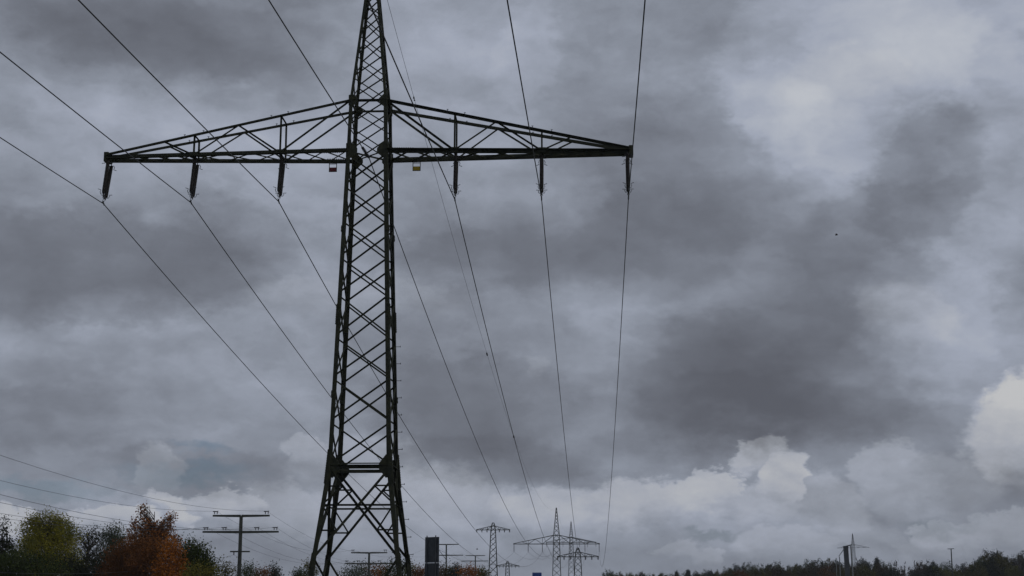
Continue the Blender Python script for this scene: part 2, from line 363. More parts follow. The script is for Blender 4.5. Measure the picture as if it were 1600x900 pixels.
def big_pylon():
    t = thing('lattice_pylon', PC0, -YAW, 'nearest huge dark green lattice pylon with wide single crossarm', 'pylon')
    leg0 = None
    for i, (sx, sy) in enumerate(CORN):
        m = MB(); hs = [-1.65, 1.70, 5.92, 21.45, 24.05, 32.3]; ws = [.22, .215, .21, .18, .14]
        for (a, b), w in zip(zip(hs, hs[1:]), ws):
            A, B = cor(i, a), cor(i, b)
            m.angle(A, B, w, ref=(-sx, 0, 0), t=.02, fx=1, fy=(1 if sx * sy > 0 else -1))
        # splice plates with rows of bolts
        for ha, hb in ((12.7, 13.7), (5.1, 6.7), (1.2, 1.9), (17.3, 17.6), (9.2, 9.5)):
            A, B = cor(i, ha), cor(i, hb)
            m.bar(A + Vector((sx * .012, 0, 0)), B + Vector((sx * .012, 0, 0)), .19, .17, ref=(1, 0, 0))
            n = int((hb - ha) / .11)
            for k in range(n):
                p = A.lerp(B, (k + .5) / n); m.box(p + Vector((sx * .10, 0, 0)), .06, .035, .035); m.box(p + Vector((0, sy * .09, 0)), .035, .06, .035)
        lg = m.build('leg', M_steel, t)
        if i == 2:
            for k, py in enumerate(range(529, 900, 1)):
                pass
            hh = 12.0
            while hh > -.2:
                p = cor(2, hh); s = MB(); s.tube([p, p + Vector((.30, 0, 0))], .013, 6); s.tube([p + Vector((.285, 0, -.03)), p + Vector((.285, 0, .05))], .014, 6)
                s.build('step_bolt', M_fit, lg); hh -= .84
        fm = MB(); c = cor(i, -1.65); fm.lathe([(.42, -.5), (.42, .12), (.36, .2)], 16, (c.x, c.y, 0)); fm.build('footing', M_foot, t)
    nodes = [5.92, 8.05, 10.14, 12.14, 14.21, 16.07, 17.90, 19.66, 21.36, 22.75, 24.05, 25.32, 26.50, 27.63, 28.65, 29.55, 30.35, 31.1, 31.8]
    for fi in range(4):
        a, b = fi, (fi + 1) % 4; n = Vector(FN[fi]); m = MB(); pm = MB()
        for k, (h0, h1) in enumerate(zip(nodes, nodes[1:])):
            e = .10 if h0 < 21 else .06
            w = .078 if h0 < 21 else .056
            A0, A1, B0, B1 = cor(a, h0 + e), cor(a, h1 - e), cor(b, h0 + e), cor(b, h1 - e)
            m.angle(A0 + n * .016, B1 + n * .016, w, ref=n, t=.012)
            m.angle(B0 - n * .016, A1 - n * .016, w, ref=-n, t=.012)
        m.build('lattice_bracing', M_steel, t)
        # horizontals
        m = MB()
        m.angle(cor(a, 5.93), cor(b, 5.93), .17, ref=n, t=.02); m.bar(cor(a, 6.06) - n * .05, cor(b, 6.06) - n * .05, .05, .07)
        m.build('waist_beam', M_steel, t)
        m = MB(); m.angle(cor(a, HT), cor(b, HT), .11, ref=n); m.build('tie_beam', M_steel, t)
        # the splayed base
        m = MB()
        m.angle(cor(a, 5.85) + n * .02, cor(b, 1.72) + n * .02, .12, ref=n, t=.016); m.angle(cor(b, 5.85) - n * .02, cor(a, 1.72) - n * .02, .12, ref=-n, t=.016)
        hc = 4.22
        def dg(s, h):   # point on the big diagonal of side s at height h
            x, y = (cor(a, 5.85), cor(b, 1.72)) if s == 0 else (cor(b, 5.85), cor(a, 1.72))
            return x.lerp(y, (5.85 - h) / (5.85 - 1.72))
        m.angle(cor(a, hc - .1), cor(b, hc - .1), .09, ref=n)
        for s, c0 in ((0, a), (1, b)):
            hu, hl = 5.0, 2.95
            m.angle(cor(c0, hu), dg(s, hu), .075, ref=n); m.angle(cor(c0, hl), dg(1 - s, hl), .075, ref=n)
            m.angle(cor(c0, hc - .05) + n * .01, dg(s, hu) + n * .01, .075, ref=n); m.angle(cor(c0, hc - .12) - n * .01, dg(1 - s, hl) - n * .01, .075, ref=n)
        mid = (cor(a, -1.45) + cor(b, -1.45)) / 2
        m.angle(cor(a, 1.7), mid, .10, ref=n); m.angle(cor(b, 1.7), mid, .10, ref=n); m.angle(cor(a, -1.45), cor(b, -1.45), .12, ref=n)
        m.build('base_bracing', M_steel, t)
        # gusset plates
        for c0, sgn in ((a, 1), (b, -1)):
            tv = (cor(b, 6) - cor(a, 6)).normalized() * sgn
            for h, gw, gh in ((5.92, .50, 1.1), (21.45, .46, .8), (24.05, .36, .6)):
                q = cor(c0, h) + n * .035; z = Vector((0, 0, 1))
                g_ = MB(); g_.plate([q - tv * .10 - z * gh * .45, q - tv * .10 + z * gh * .45, q + tv * gw * .35 + z * gh * .5, q + tv * gw + z * gh * .12, q + tv * gw - z * gh * .12, q + tv * gw * .35 - z * gh * .5], n, .02)
                g_.build('gusset_plate', M_plate, t)
        # plan bracing seen from below at the waist
    m = MB()
    for i in range(4):
        m.angle((cor(i, 5.9) + cor((i + 1) % 4, 5.9)) / 2, (cor((i + 1) % 4, 5.9) + cor((i + 2) % 4, 5.9)) / 2, .07)
    m.build('plan_bracing', M_steel, t); m = MB()
    m.angle(cor(0, 21.4), cor(2, 21.4), .07); m.angle(cor(1, 21.44), cor(3, 21.44), .07)
    m.build('plan_bracing', M_steel, t)
    # crossarm halves
    for sgn, tip, posts, apex in ((-1, 13.2, (4.37, 8.74), (6.5, 10.25)), (1, 12.95, (4.28, 8.57), (6.35, 10.1))):
        arm = thing('crossarm', (0, 0, 0), 0, None, None); arm.parent = t
        wb, tw = .945, .27
        def bot(x, f): w = wb + (tw - wb) * max(0, (x - wb)) / (tip - wb); return Vector((sgn * x, f * w, HB + EYE))
        def top(x, f):
            k = max(0, (x - .88)) / (tip - .88); w = .88 + (tw - .88) * k; return Vector((sgn * x, f * w, HT + EYE + (HB + .14 - HT) * k))
        for f in (-1, 1):
            n = Vector((0, f, 0))
            m = MB(); m.angle(bot(wb, f), bot(tip, f), .215, ref=n, t=.024)
            for k in range(11):                                   # bolted splice near the tower
                m.box(bot(1.15 + k * .11, f) + Vector((0, 0, .105)), .04, .05, .05); m.box(bot(1.15 + k * .11, f) + Vector((0, 0, -.09)), .04, .05, .05)
            m.build('chord', M_steel, arm)
            m = MB(); m.angle(top(.88, f), top(tip, f), .135, ref=n, t=.016); m.build('chord', M_steel, arm)
            m = MB()
            for p in posts:
                m.angle(bot(p, f), top(p, f), .085, ref=n)
                m.box(bot(p, f) + Vector((0, f * .03, .02)), .42, .03, .26)
            m.angle(top(.88, f), bot(posts[0], f), .10, ref=n)
            for ap, (l, r_) in ((apex[0], (posts[0], posts[1])), (apex[1], (posts[1], None))):
                m.angle(top(ap, f), bot(l, f), .08, ref=n)
                if r_: m.angle(top(ap, f), bot(r_, f), .08, ref=n)
            m.build('truss_bracing', M_steel, arm)
            for p in (posts[0] - .35, posts[0] + .5, posts[1] - .45, posts[1] + .5):
                q = top(p, f); s = MB(); s.tube([q, q + Vector((0, 0, .14))], .016, 6); s.tube([q + Vector((-.05, 0, .14)), q + Vector((.05, 0, .14))], .014, 6); s.build('step_bolt', M_fit, arm)
        m = MB()
        xs = [wb, 2.1, 3.25, posts[0], 5.75, 7.2, posts[1], 9.7, 10.7, 11.7]
        for x0, x1 in zip(xs, xs[1:]):
            dz = Vector((0, 0, .02))
            m.angle(bot(x0, -1) + dz, bot(x1, 1) + dz, .065); m.angle(bot(x0, 1) - dz, bot(x1, -1) - dz, .065)
        for p in posts: m.angle(bot(p, -1) - Vector((0, 0, .06)), bot(p, 1) - Vector((0, 0, .06)), .10)
        m.build('plan_bracing', M_steel, arm)
        for p in posts: m = MB(); m.angle(top(p, -1), top(p, 1), .06); m.build('cross_strut', M_steel, arm)
        m = MB(); m.box((sgn * (tip + .02), 0, HB + EYE + .04), .22, .62, .48); m.plate([(sgn * (tip - .5), .2, HB + EYE - .1), (sgn * (tip - .5), -.2, HB + EYE - .1), (sgn * tip, -.16, HB + EYE - .16), (sgn * tip, .16, HB + EYE - .16)], (0, 0, 1), .03)
        m.build('end_plate', M_plate, arm)
    return t
big_pylon()

# ------------------------------------------------------------------ insulators of the large pylon
def make_insulator():
    """hangs down -z from its origin, 2.49 m to the cable; the two strings stand apart along the line"""
    r = bpy.data.objects.new('insulator', None); COL.objects.link(r)
    Ls = 1.97
    for sy in (-1, 1):
        prof = [(.02, 0)]; n = 24
        for k in range(n):
            z = -.05 - k * (Ls - .1) / n; prof += [(.045, z), (.098, z - .018), (.096, z - .026), (.045, z - .034)]
        prof += [(.035, -Ls)]
        m = MB(); m.lathe(prof[::-1], 14)
        o = m.build('insulator_string', M_glaze, r, True)
        ang = .045 * sy; o.location = (0, .27 * sy, -.10); o.rotation_euler = (-ang * -1, 0, 0)
        o.rotation_euler = (-.035 * sy, 0, 0)
        c = MB(); c.tube([(0, 0, .2), (0, 0, -.02)], .022, 8); c.build('end_cap', M_fit, o); c = MB(); c.tube([(0, 0, -Ls), (0, 0, -Ls - .1)], .026, 8); c.build('end_cap', M_fit, o)
        for sx in (-1, 1):                                     # curled arcing horns, top and bottom
            for z0, d in ((-.02, -1), (-Ls + .02, 1)):
                h = MB(); k = [(sx * .03, 0, z0), (sx * .13, 0, z0 - .01), (sx * .17, sy * .03, z0 + d * .10), (sx * .13, sy * .05, z0 + d * .2), (sx * .27, sy * .09, z0 + d * .235)]
                h.tube(k, .017, 6); h.build('arcing_horn', M_fit, o)
    m = MB(); m.plate([(0, -.25, -2.04), (0, .25, -2.04), (0, .15, -2.14), (0, .03, -2.2), (0, -.03, -2.2), (0, -.15, -2.14)], (1, 0, 0), .035); m.build('yoke', M_fit, r)
    m = MB(); m.tube([(0, 0, -2.18), (0, 0, -2.24)], .022, 8)
    ring = [(.06 * math.cos(a), 0, -2.29 + .06 * math.sin(a)) for a in [i * math.pi / 5 for i in range(11)]]; m.tube(ring, .013, 6)
    m.tube([(0, 0, -2.34), (0, 0, -2.44)], .025, 8); m.tube([(0, -.16, -2.49), (0, -.08, -2.455), (0, .08, -2.455), (0, .16, -2.49)], .034, 8)
    m.build('suspension_clamp', M_fit, r)
    return r
UI = [-13.09, -8.72, -4.36, 4.32, 8.56, 12.79]
ATT = []
NAMES = ['leftmost of the six double insulator strings, at the left tip of the near crossarm', 'second double insulator string from the left, under the first post of the crossarm',
         'double insulator string hanging left of the tower beyond the red plate', 'double insulator string hanging right of the tower beyond the yellow plate',
         'second double insulator string from the right end of the near crossarm', 'rightmost of the six insulator strings, at the right tip of the near crossarm']
ins0 = make_insulator()
for i, u in enumerate(UI):
    o = ins0 if i == 0 else copy_tree(ins0)
    th = math.atan2(.7, 2.38)
    o.location = L2W(u, 0, 21.34); o.rotation_euler = Matrix.Rotation(-YAW, 3, 'Z').to_3x3().__matmul__(Matrix.Rotation(-th, 3, 'X')).to_euler()
    tag(o, NAMES[i], 'insulator', 'double insulator strings of the near pylon')
    ATT.append(L2W(u, 0, 21.34) + (VX * -math.sin(th) - Vector((0, 0, math.cos(th)))) * 2.49)
# short insulator of the middle cable inside the tower
c_top = L2W(-.25, -.75, 21.62); c_bot = L2W(.02, -.35, 21.22)
r = thing('short_insulator', c_top, 0, 'short slanted insulator fixed inside the near pylon at crossarm height', 'insulator')
dv = c_bot - c_top; q = dv.to_track_quat('-Z', 'Y'); r.rotation_euler = q.to_euler(); Lc = dv.length
m = MB(); pr = [(.03, 0)]
for k in range(8): z = -.06 - k * .065; pr += [(.045, z), (.09, z - .03), (.045, z - .045)]
m.lathe((pr + [(.03, -Lc + .03)])[::-1], 12); m.build('insulator_string', M_glaze, r)
m = MB(); m.tube([(0, 0, .05), (0, 0, -.05)], .07, 8); m.tube([(0, 0, -Lc + .05), (0, 0, -Lc)], .05, 8); m.build('end_cap', M_fit, r)
ATT.append(c_bot.copy())

# two marker plates under the crossarm
for u, M, lab in ((-1.98, M_red, 'dark red marker plate in a small frame under the crossarm'), (2.25, M_yel, 'yellow marker plate in a small frame under the crossarm')):
    r = thing('marker_plate', L2W(u, .86, 21.32), -YAW, lab, 'marker plate', 'marker plates under the near crossarm')
    m = MB()
    for s in (-1, 1): m.bar((s * .185, 0, .08), (s * .185, 0, -.44), .035, .02)
    m.bar((-.185, 0, -.03), (.185, 0, -.03), .03, .02); m.bar((-.185, 0, -.43), (.185, 0, -.43), .03, .02); m.build('frame', M_plate, r)
    m = MB(); m.box((0, 0, -.315), .335, .014, .21); m.build('plate', M, r)

# ------------------------------------------------------------------ pylons further along
def far_pylon(loc, rz, label, T=HW, hb=HB, ht=HT, arm=13.1, nsec=13, w=.21, base=None, topd=8.2, post=(4.3, 8.6), group='pylons along the line', peak=True, mat_=None):
    mt = mat_ or M_steel_hazed
    h0 = ground(loc.x, loc.y) - loc.z - EYE - .3          # feet in the ground
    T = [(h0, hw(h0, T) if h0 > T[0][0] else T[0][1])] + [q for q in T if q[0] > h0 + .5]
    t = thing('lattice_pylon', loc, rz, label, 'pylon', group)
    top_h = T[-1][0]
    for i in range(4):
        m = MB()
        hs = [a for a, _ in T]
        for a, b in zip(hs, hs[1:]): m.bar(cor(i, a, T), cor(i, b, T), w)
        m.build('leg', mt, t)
    hs = [T[0][0]]; 
    while hs[-1] < top_h - .8:
        hs.append(hs[-1] + max(1.0, hw(hs[-1], T) * 1.75))
    for fi in range(4):
        m = MB(); a, b = fi, (fi + 1) % 4; n = Vector(FN[fi]) * .02
        for h0, h1 in zip(hs, hs[1:]):
            m.bar(cor(a, h0, T) + n, cor(b, h1, T) + n, w * .5); m.bar(cor(b, h0, T) - n, cor(a, h1, T) - n, w * .5)
        m.bar(cor(a, hb, T), cor(b, hb, T), w * .8); m.bar(cor(a, ht, T), cor(b, ht, T), w * .8)
        m.build('lattice_bracing', mt, t)
    for s in (-1, 1):
        m = MB(); wb = hw(hb, T)
        for f in (-1, 1):
            tip = Vector((s * arm, f * .15, hb + EYE)); A = Vector((s * wb, f * wb, hb + EYE)); B = Vector((s * hw(ht, T), f * hw(ht, T), ht + EYE))
            m.bar(A, tip, w * .95); m.bar(B, tip + Vector((0, 0, .12)), w * .75)
            def bt(x): return A.lerp(tip, (x - wb) / (arm - wb))
            def tp(x): return B.lerp(tip, (x - wb) / (arm - wb))
            for p in post: m.bar(bt(p), tp(p), w * .5)
            m.bar(B, bt(post[0]), w * .55)
            prev = post[0]
            for p in list(post[1:]) + [arm * .93]:
                q = (prev + p) / 2; m.bar(bt(prev), tp(q), w * .5); 
                if p in post: m.bar(tp(q), bt(p), w * .5)
                prev = p
        m.build('crossarm', mt, t)
    return t
def rod_insulators(loc, rz, us, hb, length, rad, where, n, group):
    proto = None
    cz, sz = math.cos(rz), math.sin(rz)
    for i, u in enumerate(us):
        if proto is None:
            m = MB(); pr = [(rad * .5, 0)]
            for k in range(n): z = -.05 - k * (length - .1) / n; pr += [(rad * .6, z), (rad, z - .04), (rad * .6, z - .07)]
            m.lathe((pr + [(rad * .4, -length)])[::-1], 8); proto = m.build('insulator', M_glaze); o = proto
        else: o = proto.copy(); COL.objects.link(o)
        o.location = Vector(loc) + Vector((u * cz, u * sz, hb + EYE - .05)); o.rotation_euler = (0, 0, rz)
        tag(o, '%s hanging insulator from the left on %s' % (ordinal(i), where), 'insulator', group)
def gz(P): return Vector((P.x, P.y, 0))
P2 = pix(869.6, 850, 456); T2 = gz(P2); T2.z = P2.z - EYE - HB
HWX = [(-9, 3.0)] + HW[1:]
dirA = math.atan2(T2.x - PC0.x, T2.y - PC0.y)
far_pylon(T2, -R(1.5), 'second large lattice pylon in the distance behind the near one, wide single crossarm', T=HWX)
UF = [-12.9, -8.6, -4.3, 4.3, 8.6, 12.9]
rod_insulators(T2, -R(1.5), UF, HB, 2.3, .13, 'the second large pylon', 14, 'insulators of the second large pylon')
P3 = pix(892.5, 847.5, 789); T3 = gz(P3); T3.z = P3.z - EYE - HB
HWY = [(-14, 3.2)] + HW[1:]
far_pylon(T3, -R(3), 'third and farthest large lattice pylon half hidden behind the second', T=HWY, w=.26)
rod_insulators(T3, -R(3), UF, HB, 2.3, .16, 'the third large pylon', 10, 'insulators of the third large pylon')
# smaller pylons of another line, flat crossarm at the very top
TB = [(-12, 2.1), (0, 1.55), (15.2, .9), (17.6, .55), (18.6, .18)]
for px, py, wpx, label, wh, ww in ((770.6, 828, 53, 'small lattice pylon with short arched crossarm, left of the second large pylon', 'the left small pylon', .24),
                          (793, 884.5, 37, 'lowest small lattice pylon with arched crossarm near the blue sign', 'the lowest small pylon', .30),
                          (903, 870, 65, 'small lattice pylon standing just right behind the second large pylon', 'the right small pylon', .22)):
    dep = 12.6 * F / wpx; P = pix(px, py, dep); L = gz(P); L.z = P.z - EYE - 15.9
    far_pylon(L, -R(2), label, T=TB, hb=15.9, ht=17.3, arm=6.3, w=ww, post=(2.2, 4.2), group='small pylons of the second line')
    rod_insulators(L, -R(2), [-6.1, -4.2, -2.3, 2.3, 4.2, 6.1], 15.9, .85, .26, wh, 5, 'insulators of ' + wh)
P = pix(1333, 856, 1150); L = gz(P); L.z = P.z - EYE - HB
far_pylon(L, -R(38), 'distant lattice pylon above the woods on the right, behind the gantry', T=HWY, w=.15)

# ------------------------------------------------------------------ cables
def catenary(a, b, S, n):
    return [a.lerp(b, i / n) - Vector((0, 0, 4 * S * (i / n) * (1 - i / n))) for i in range(n + 1)]
def cable(name, pts, r, label, cat, group, n=6):
    m = MB(); m.tube(pts, r, n); o = m.build(name, M_wire, None, True); return tag(o, label, cat, group)
far_px = [803, 825, 847, 893, 914, 937]
FATT = [T2 + Vector((u * math.cos(-R(1.5)), u * math.sin(-R(1.5)), HB + EYE - 2.35)) for u in UF] + [T2 + Vector((0, 0, HB + EYE - .4))]
F3 = [T3 + Vector((u * math.cos(-R(3)), u * math.sin(-R(3)), HB + EYE - 2.35)) for u in UF] + [T3 + Vector((0, 0, HB + EYE - .4))]
#BACK#
BACK = [(3.1, .052), (3.1, .052), (3.05, .055), (3.05, .055), (3.15, .06), (3.4, .06), (3.2, .055)]
SAG = [9.6, 9.8, 9.9, 10.1, 9.6, 9.9, 9.8]
CN = ['power cable from the leftmost insulator of the near pylon', 'power cable from the second insulator on the left', 'power cable from the third insulator, left of the tower',
      'power cable from the first insulator right of the tower', 'power cable from the second insulator right of the tower', 'power cable from the rightmost insulator at the crossarm tip',
      'power cable running through the middle of the near tower']
for i in range(7):
    a = ATT[i]; th, sl = BACK[i]; th = R(th); d = Vector((-math.sin(th), -math.cos(th), 0))
    back = [a + d * t - Vector((0, 0, sl * t - sl / 300 * t * t)) for t in [290 - k * 5 for k in range(58)]]
    pts = back + catenary(a, FATT[i], SAG[i], 70) + catenary(FATT[i], F3[i], 4, 24)[1:]
    cable('power_cable', pts, .024, CN[i], 'cable', 'conductors of the large pylon line')
top1 = L2W(.05, 0, 32.2); top2 = T2 + Vector((0, 0, 32.2 + EYE)); top3 = T3 + Vector((0, 0, 32.2 + EYE))
dE = Vector((-math.sin(R(3.1)), -math.cos(R(3.1)), 0))
ew = [top1 + dE * t - Vector((0, 0, .045 * t - .045 / 300 * t * t)) for t in [290 - k * 10 for k in range(29)]] + catenary(top1, top2, 9, 70) + catenary(top2, top3, 6, 20)[1:]
eo = cable('earth_wire', ew, .011, 'thin earth wire from the pylon peak sagging to the next pylon top', 'cable', None)
ec = catenary(top1, top2, 9, 400)
for tgt in (158, 552, 682):
    best = min(ec, key=lambda p: abs(450 - F * ((p.z - EYE) * cp - p.y * sp) / (p.y * cp + (p.z - EYE) * sp) - tgt))
    k = ec.index(best); d = (ec[min(k + 1, 400)] - best).normalized(); sc = best.y / 100
    m = MB(); m.tube([best - d * .28 * sc, best - d * .12 * sc - Vector((0, 0, .06))], .05 * sc, 8); m.tube([best + d * .12 * sc - Vector((0, 0, .06)), best + d * .28 * sc], .05 * sc, 8); m.tube([best - d * .2 * sc - Vector((0, 0, .05)), best + d * .2 * sc - Vector((0, 0, .05))], .016 * sc, 6)
    m.build('damper', M_fit, eo)

# ------------------------------------------------------------------ concrete pole line on the left
M_ins = mat('dark_pin_insulator', (.02, .02, .024), .4, (.035, .03, .03), 10)
AW1, AW2 = 2.62, 3.5
def pole(P, z1, z2, z3, label, low=True, yaw=-R(3.2), w=.30, braces=False):
    gl = ground(P.x, P.y); base = Vector((P.x, P.y, gl - .3))
    t = thing('utility_pole', base, yaw, label, 'utility pole', 'concrete poles of the double arm line'); b = -base.z
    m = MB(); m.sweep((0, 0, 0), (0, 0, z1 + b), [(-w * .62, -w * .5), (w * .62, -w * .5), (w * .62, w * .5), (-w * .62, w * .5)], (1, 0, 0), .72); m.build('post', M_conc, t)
    for z, hwid in ((z1, AW1), (z2, AW2)):
        m = MB()
        for s in (-1, 1):
            m.sweep((s * .05, 0, z + b), (s * hwid, 0, z + b + .02), [(-.14, -.11), (.09, -.11), (.09, .11), (-.14, .11)], (0, 0, 1), .7)
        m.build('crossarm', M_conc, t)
    if low:
        m = MB(); m.bar((-.9, 0, z3 + b), (.9, 0, z3 + b), .13); m.build('lower_arm', M_conc, t)
        m = MB(); m.tube([(-.55, 0, z3 + b - .03), (-.55, 0, z3 + b - .3)], .05, 8); m.build('pin', M_ins, t)
    if braces:
        for z0, z_1 in ((z1, z2 - .2), (z2 - .6, z2 - 3.2)):
            m = MB(); m.bar((-2.3, 0, z0 + b - .2), (-.1, 0, z_1 + b - .6), .10); m.build('brace', M_conc, t)
    return t, b
POLES = []
pspec = [(376, 805.5, 831, 862, 137, 'nearest concrete pole with two arms, right of the autumn trees'), (576.5, 863.5, 880.5, 897, 216, 'concrete pole with two arms seen through the legs of the near pylon'),
         (697.3, 850.5, 867.5, 885, 316, 'concrete pole with two arms partly behind the dark sign board'), (742.7, 868, 876.5, 889, 398, 'farthest concrete pole with two arms, beside the small pylon')]
for k, (px, y1, y2, y3, dep, lab) in enumerate(pspec):
    z1, z2, z3 = (pix(px, y, dep).z for y in (y1, y2, y3)); P = pix(px, y2, dep)
    t, b = pole(P, z1, z2, z3, lab, low=(k in (0, 3)), braces=(k == 2)); POLES.append((P, z1, z2, z3, t, b))
P0_ = Vector((-29.3, 50.5, 0)); t, b = pole(P0_, 9.6, 7.2, 4.2, 'concrete pole with two arms left of the frame'); POLES.insert(0, (P0_, 9.6, 7.2, 4.2, t, b))
SLOT = [(0, -2.35), (0, 2.35), (1, -3.2), (1, -1.5), (1, 1.5), (1, 3.2)]
SN = ['left end of top arm', 'right end of top arm', 'left end of lower arm', 'inner left of lower arm', 'inner right of lower arm', 'right end of lower arm']
WP = ['off-frame pole', 'nearest concrete pole', 'pole inside the pylon legs', 'pole behind the dark sign', 'farthest concrete pole']
pin0 = None
def make_pin():
    r = bpy.data.objects.new('pin_insulator', None); COL.objects.link(r)
    for s in (-1, 1):
        m = MB(); pr = [(.03, 0)]
        for k in range(3): z = .05 + k * .09; pr += [(.045, z), (.085, z + .03), (.045, z + .07)]
        m.lathe(pr + [(.03, .36)], 10); o = m.build('insulator_body', M_ins, r); o.location = (s * .19, 0, .08)
    m = MB(); m.bar((-.42, 0, .47), (.26, 0, .47), .13, .12); m.bar((.1, 0, .47), (.34, 0, .53), .10, .1); m.build('clamp_bar', M_ins, r); return r
SL = {}
for k, (P, z1, z2, z3, t, b) in enumerate(POLES):
    cz, sz = math.cos(-R(3.2)), math.sin(-R(3.2))
    for j, (a, x) in enumerate(SLOT):
        loc = Vector((P.x + x * cz, P.y + x * sz, (z1, z2)[a] + .09)); SL[k, j] = loc + Vector((0, 0, .33))
        if k < 3:
            if pin0 is None: pin0 = make_pin(); o = pin0
            else: o = copy_tree(pin0)
            o.location = loc; o.scale = (.65, .65, .62); o.rotation_euler = (0, 0, -R(3.2)); tag(o, 'insulator pair on %s, %s' % (SN[j], WP[k]), 'insulator', 'pin insulators on the concrete poles')
for j in range(6):
    pts = []
    for k in range(4): pts += catenary(SL[k, j], SL[k + 1, j], (1.5, 1.6, 1.9, 1.6)[k], 20)[(1 if k else 0):]
    cable('overhead_wire', pts, .010, 'thin wire running over the %s of the concrete poles' % SN[j], 'cable', 'wires of the concrete pole line')
l3 = [Vector((P.x - .55, P.y, z3 - .3)) for P, z1, z2, z3, t, b in POLES]
cable('overhead_wire', [p for k in range(3) for p in catenary(l3[k], l3[k + 1], 1.6, 20)[(1 if k else 0):]], .009, 'lowest thin wire hanging under the small lower arm of the nearest concrete pole', 'cable', 'wires of the concrete pole line')

# ------------------------------------------------------------------ signs
S0 = pix(675, 870, 120); gl = ground(S0.x, S0.y); zt = pix(675, 838.5, 120).z
t = thing('road_sign', (S0.x, S0.y, gl), R(-38), 'tall dark back of a sign board left of the small pylons', 'sign'); H = zt - gl
Wd = 1.45
for s in (-1, 1): m = MB(); m.tube([(s * .46, -.10, -.3), (s * .46, -.10, H + .10)], .045, 10); m.build('post', M_back, t)
m = MB(); m.box((0, 0, H - 1.02), Wd, .05, 2.0); m.box((0, 0, H - 3.05), Wd + .03, .05, 1.95)
m.build('panel', M_back, t)
for z in (H - .35, H - 1.7, H - 2.4, H - 3.7): m = MB(); m.box((0, -.045, z), Wd - .1, .035, .07); m.build('rail', M_back, t)
for z in (H - 2.045, H - 4.06): m = MB(); m.box((0, 0, z), Wd + .06, .07, .025); m.build('edge_strip', M_galv, t)
B0 = pix(839, 894.5, 300); gl = ground(B0.x, B0.y)
t = thing('road_sign', (B0.x, B0.y, gl), R(-4), 'small blue road sign at the bottom edge left of the second large pylon', 'sign'); H = B0.z - gl
m = MB(); m.box((0, 0, H - .75), 1.85, .05, 1.5); m.build('panel', M_blue, t)
m = MB(); m.box((0, -.035, H - .06), 1.7, .01, .035); m.box((0, -.035, H - 1.44), 1.7, .01, .035); m.build('border', mat('white_border', (.35, .4, .5)), t)
for s in (-1, 1): m = MB(); m.tube([(s * .6, .06, -.3), (s * .6, .06, H - .05)], .05, 8); m.build('post', M_galv, t)
G0 = pix(1325, 853, 190); gl = ground(G0.x, G0.y); H = G0.z - gl; k = 190 / F
t = thing('gantry_sign', (G0.x, G0.y, gl), 0, 'tall dark sign board seen edge on with pale posts, in front of the right woods', 'sign')
m = MB(); m.bar((0, 0, .5), (-.30, 0, H), .44, .9, ref=(1, 0, 0)); m.build('panel', M_back, t)
m = MB(); m.bar((-.45, -.2, H - .1), (.35, -.2, H + .12), .12, .2); m.build('cap', M_back, t)
for x, zz, w in ((.62, H + .0, .17), (-1.15, H - 1.35, .12), (-1.6, H - 1.5, .09)):
    m = MB(); m.tube([(x, -.1, -.3), (x - .28 * (x > 0), -.1, zz)], w / 2, 8); m.build('post', M_galv, t)
m = MB(); m.bar((-.35, -.1, H - .15), (-1.25, -.1, H - 1.3), .08); m.build('brace', M_galv, t)
U0 = pix(1486, 857, 330); gl = ground(U0.x, U0.y); H = U0.z - gl
t = thing('utility_pole', (U0.x, U0.y, gl), R(-10), 'lone thin T-shaped pole above the right woods', 'utility pole')
m = MB(); m.tube([(0, 0, 0), (0, 0, H)], .17, 8, .11); m.build('post', M_conc, t); m = MB(); m.bar((-.75, 0, H - .1), (.65, 0, H - .05), .13); m.build('crossarm', M_conc, t)
# birds
for px, py, dep, sp_, lab in ((1307, 367.5, 90, .06, 'small dark bird flying against the large cloud on the right'), (745.5, 858.5, 140, .16, 'small dark bird flying between the sign back and the small pylon')):
    p = pix(px, py, dep); m = MB()
    m.tube([p + Vector((-.06, .03, 0)), p + Vector((-.02, .01, .01)), p + Vector((.04, 0, .01)), p + Vector((.08, -.02, .02))], .022, 8)
    for s in (-1, 1):
        m.plate([p + Vector((-.05, 0, .03)), p + Vector((.06, 0, .03)), p + Vector((.03, s * sp_ * .5, .10)), p + Vector((-.06, s * sp_ * .95, .06)), p + Vector((-.07, s * sp_ * .5, .08))], (0, 0, 1), .012)
    o = m.build('bird', M_ins); o['label'] = lab; o['category'] = 'bird'

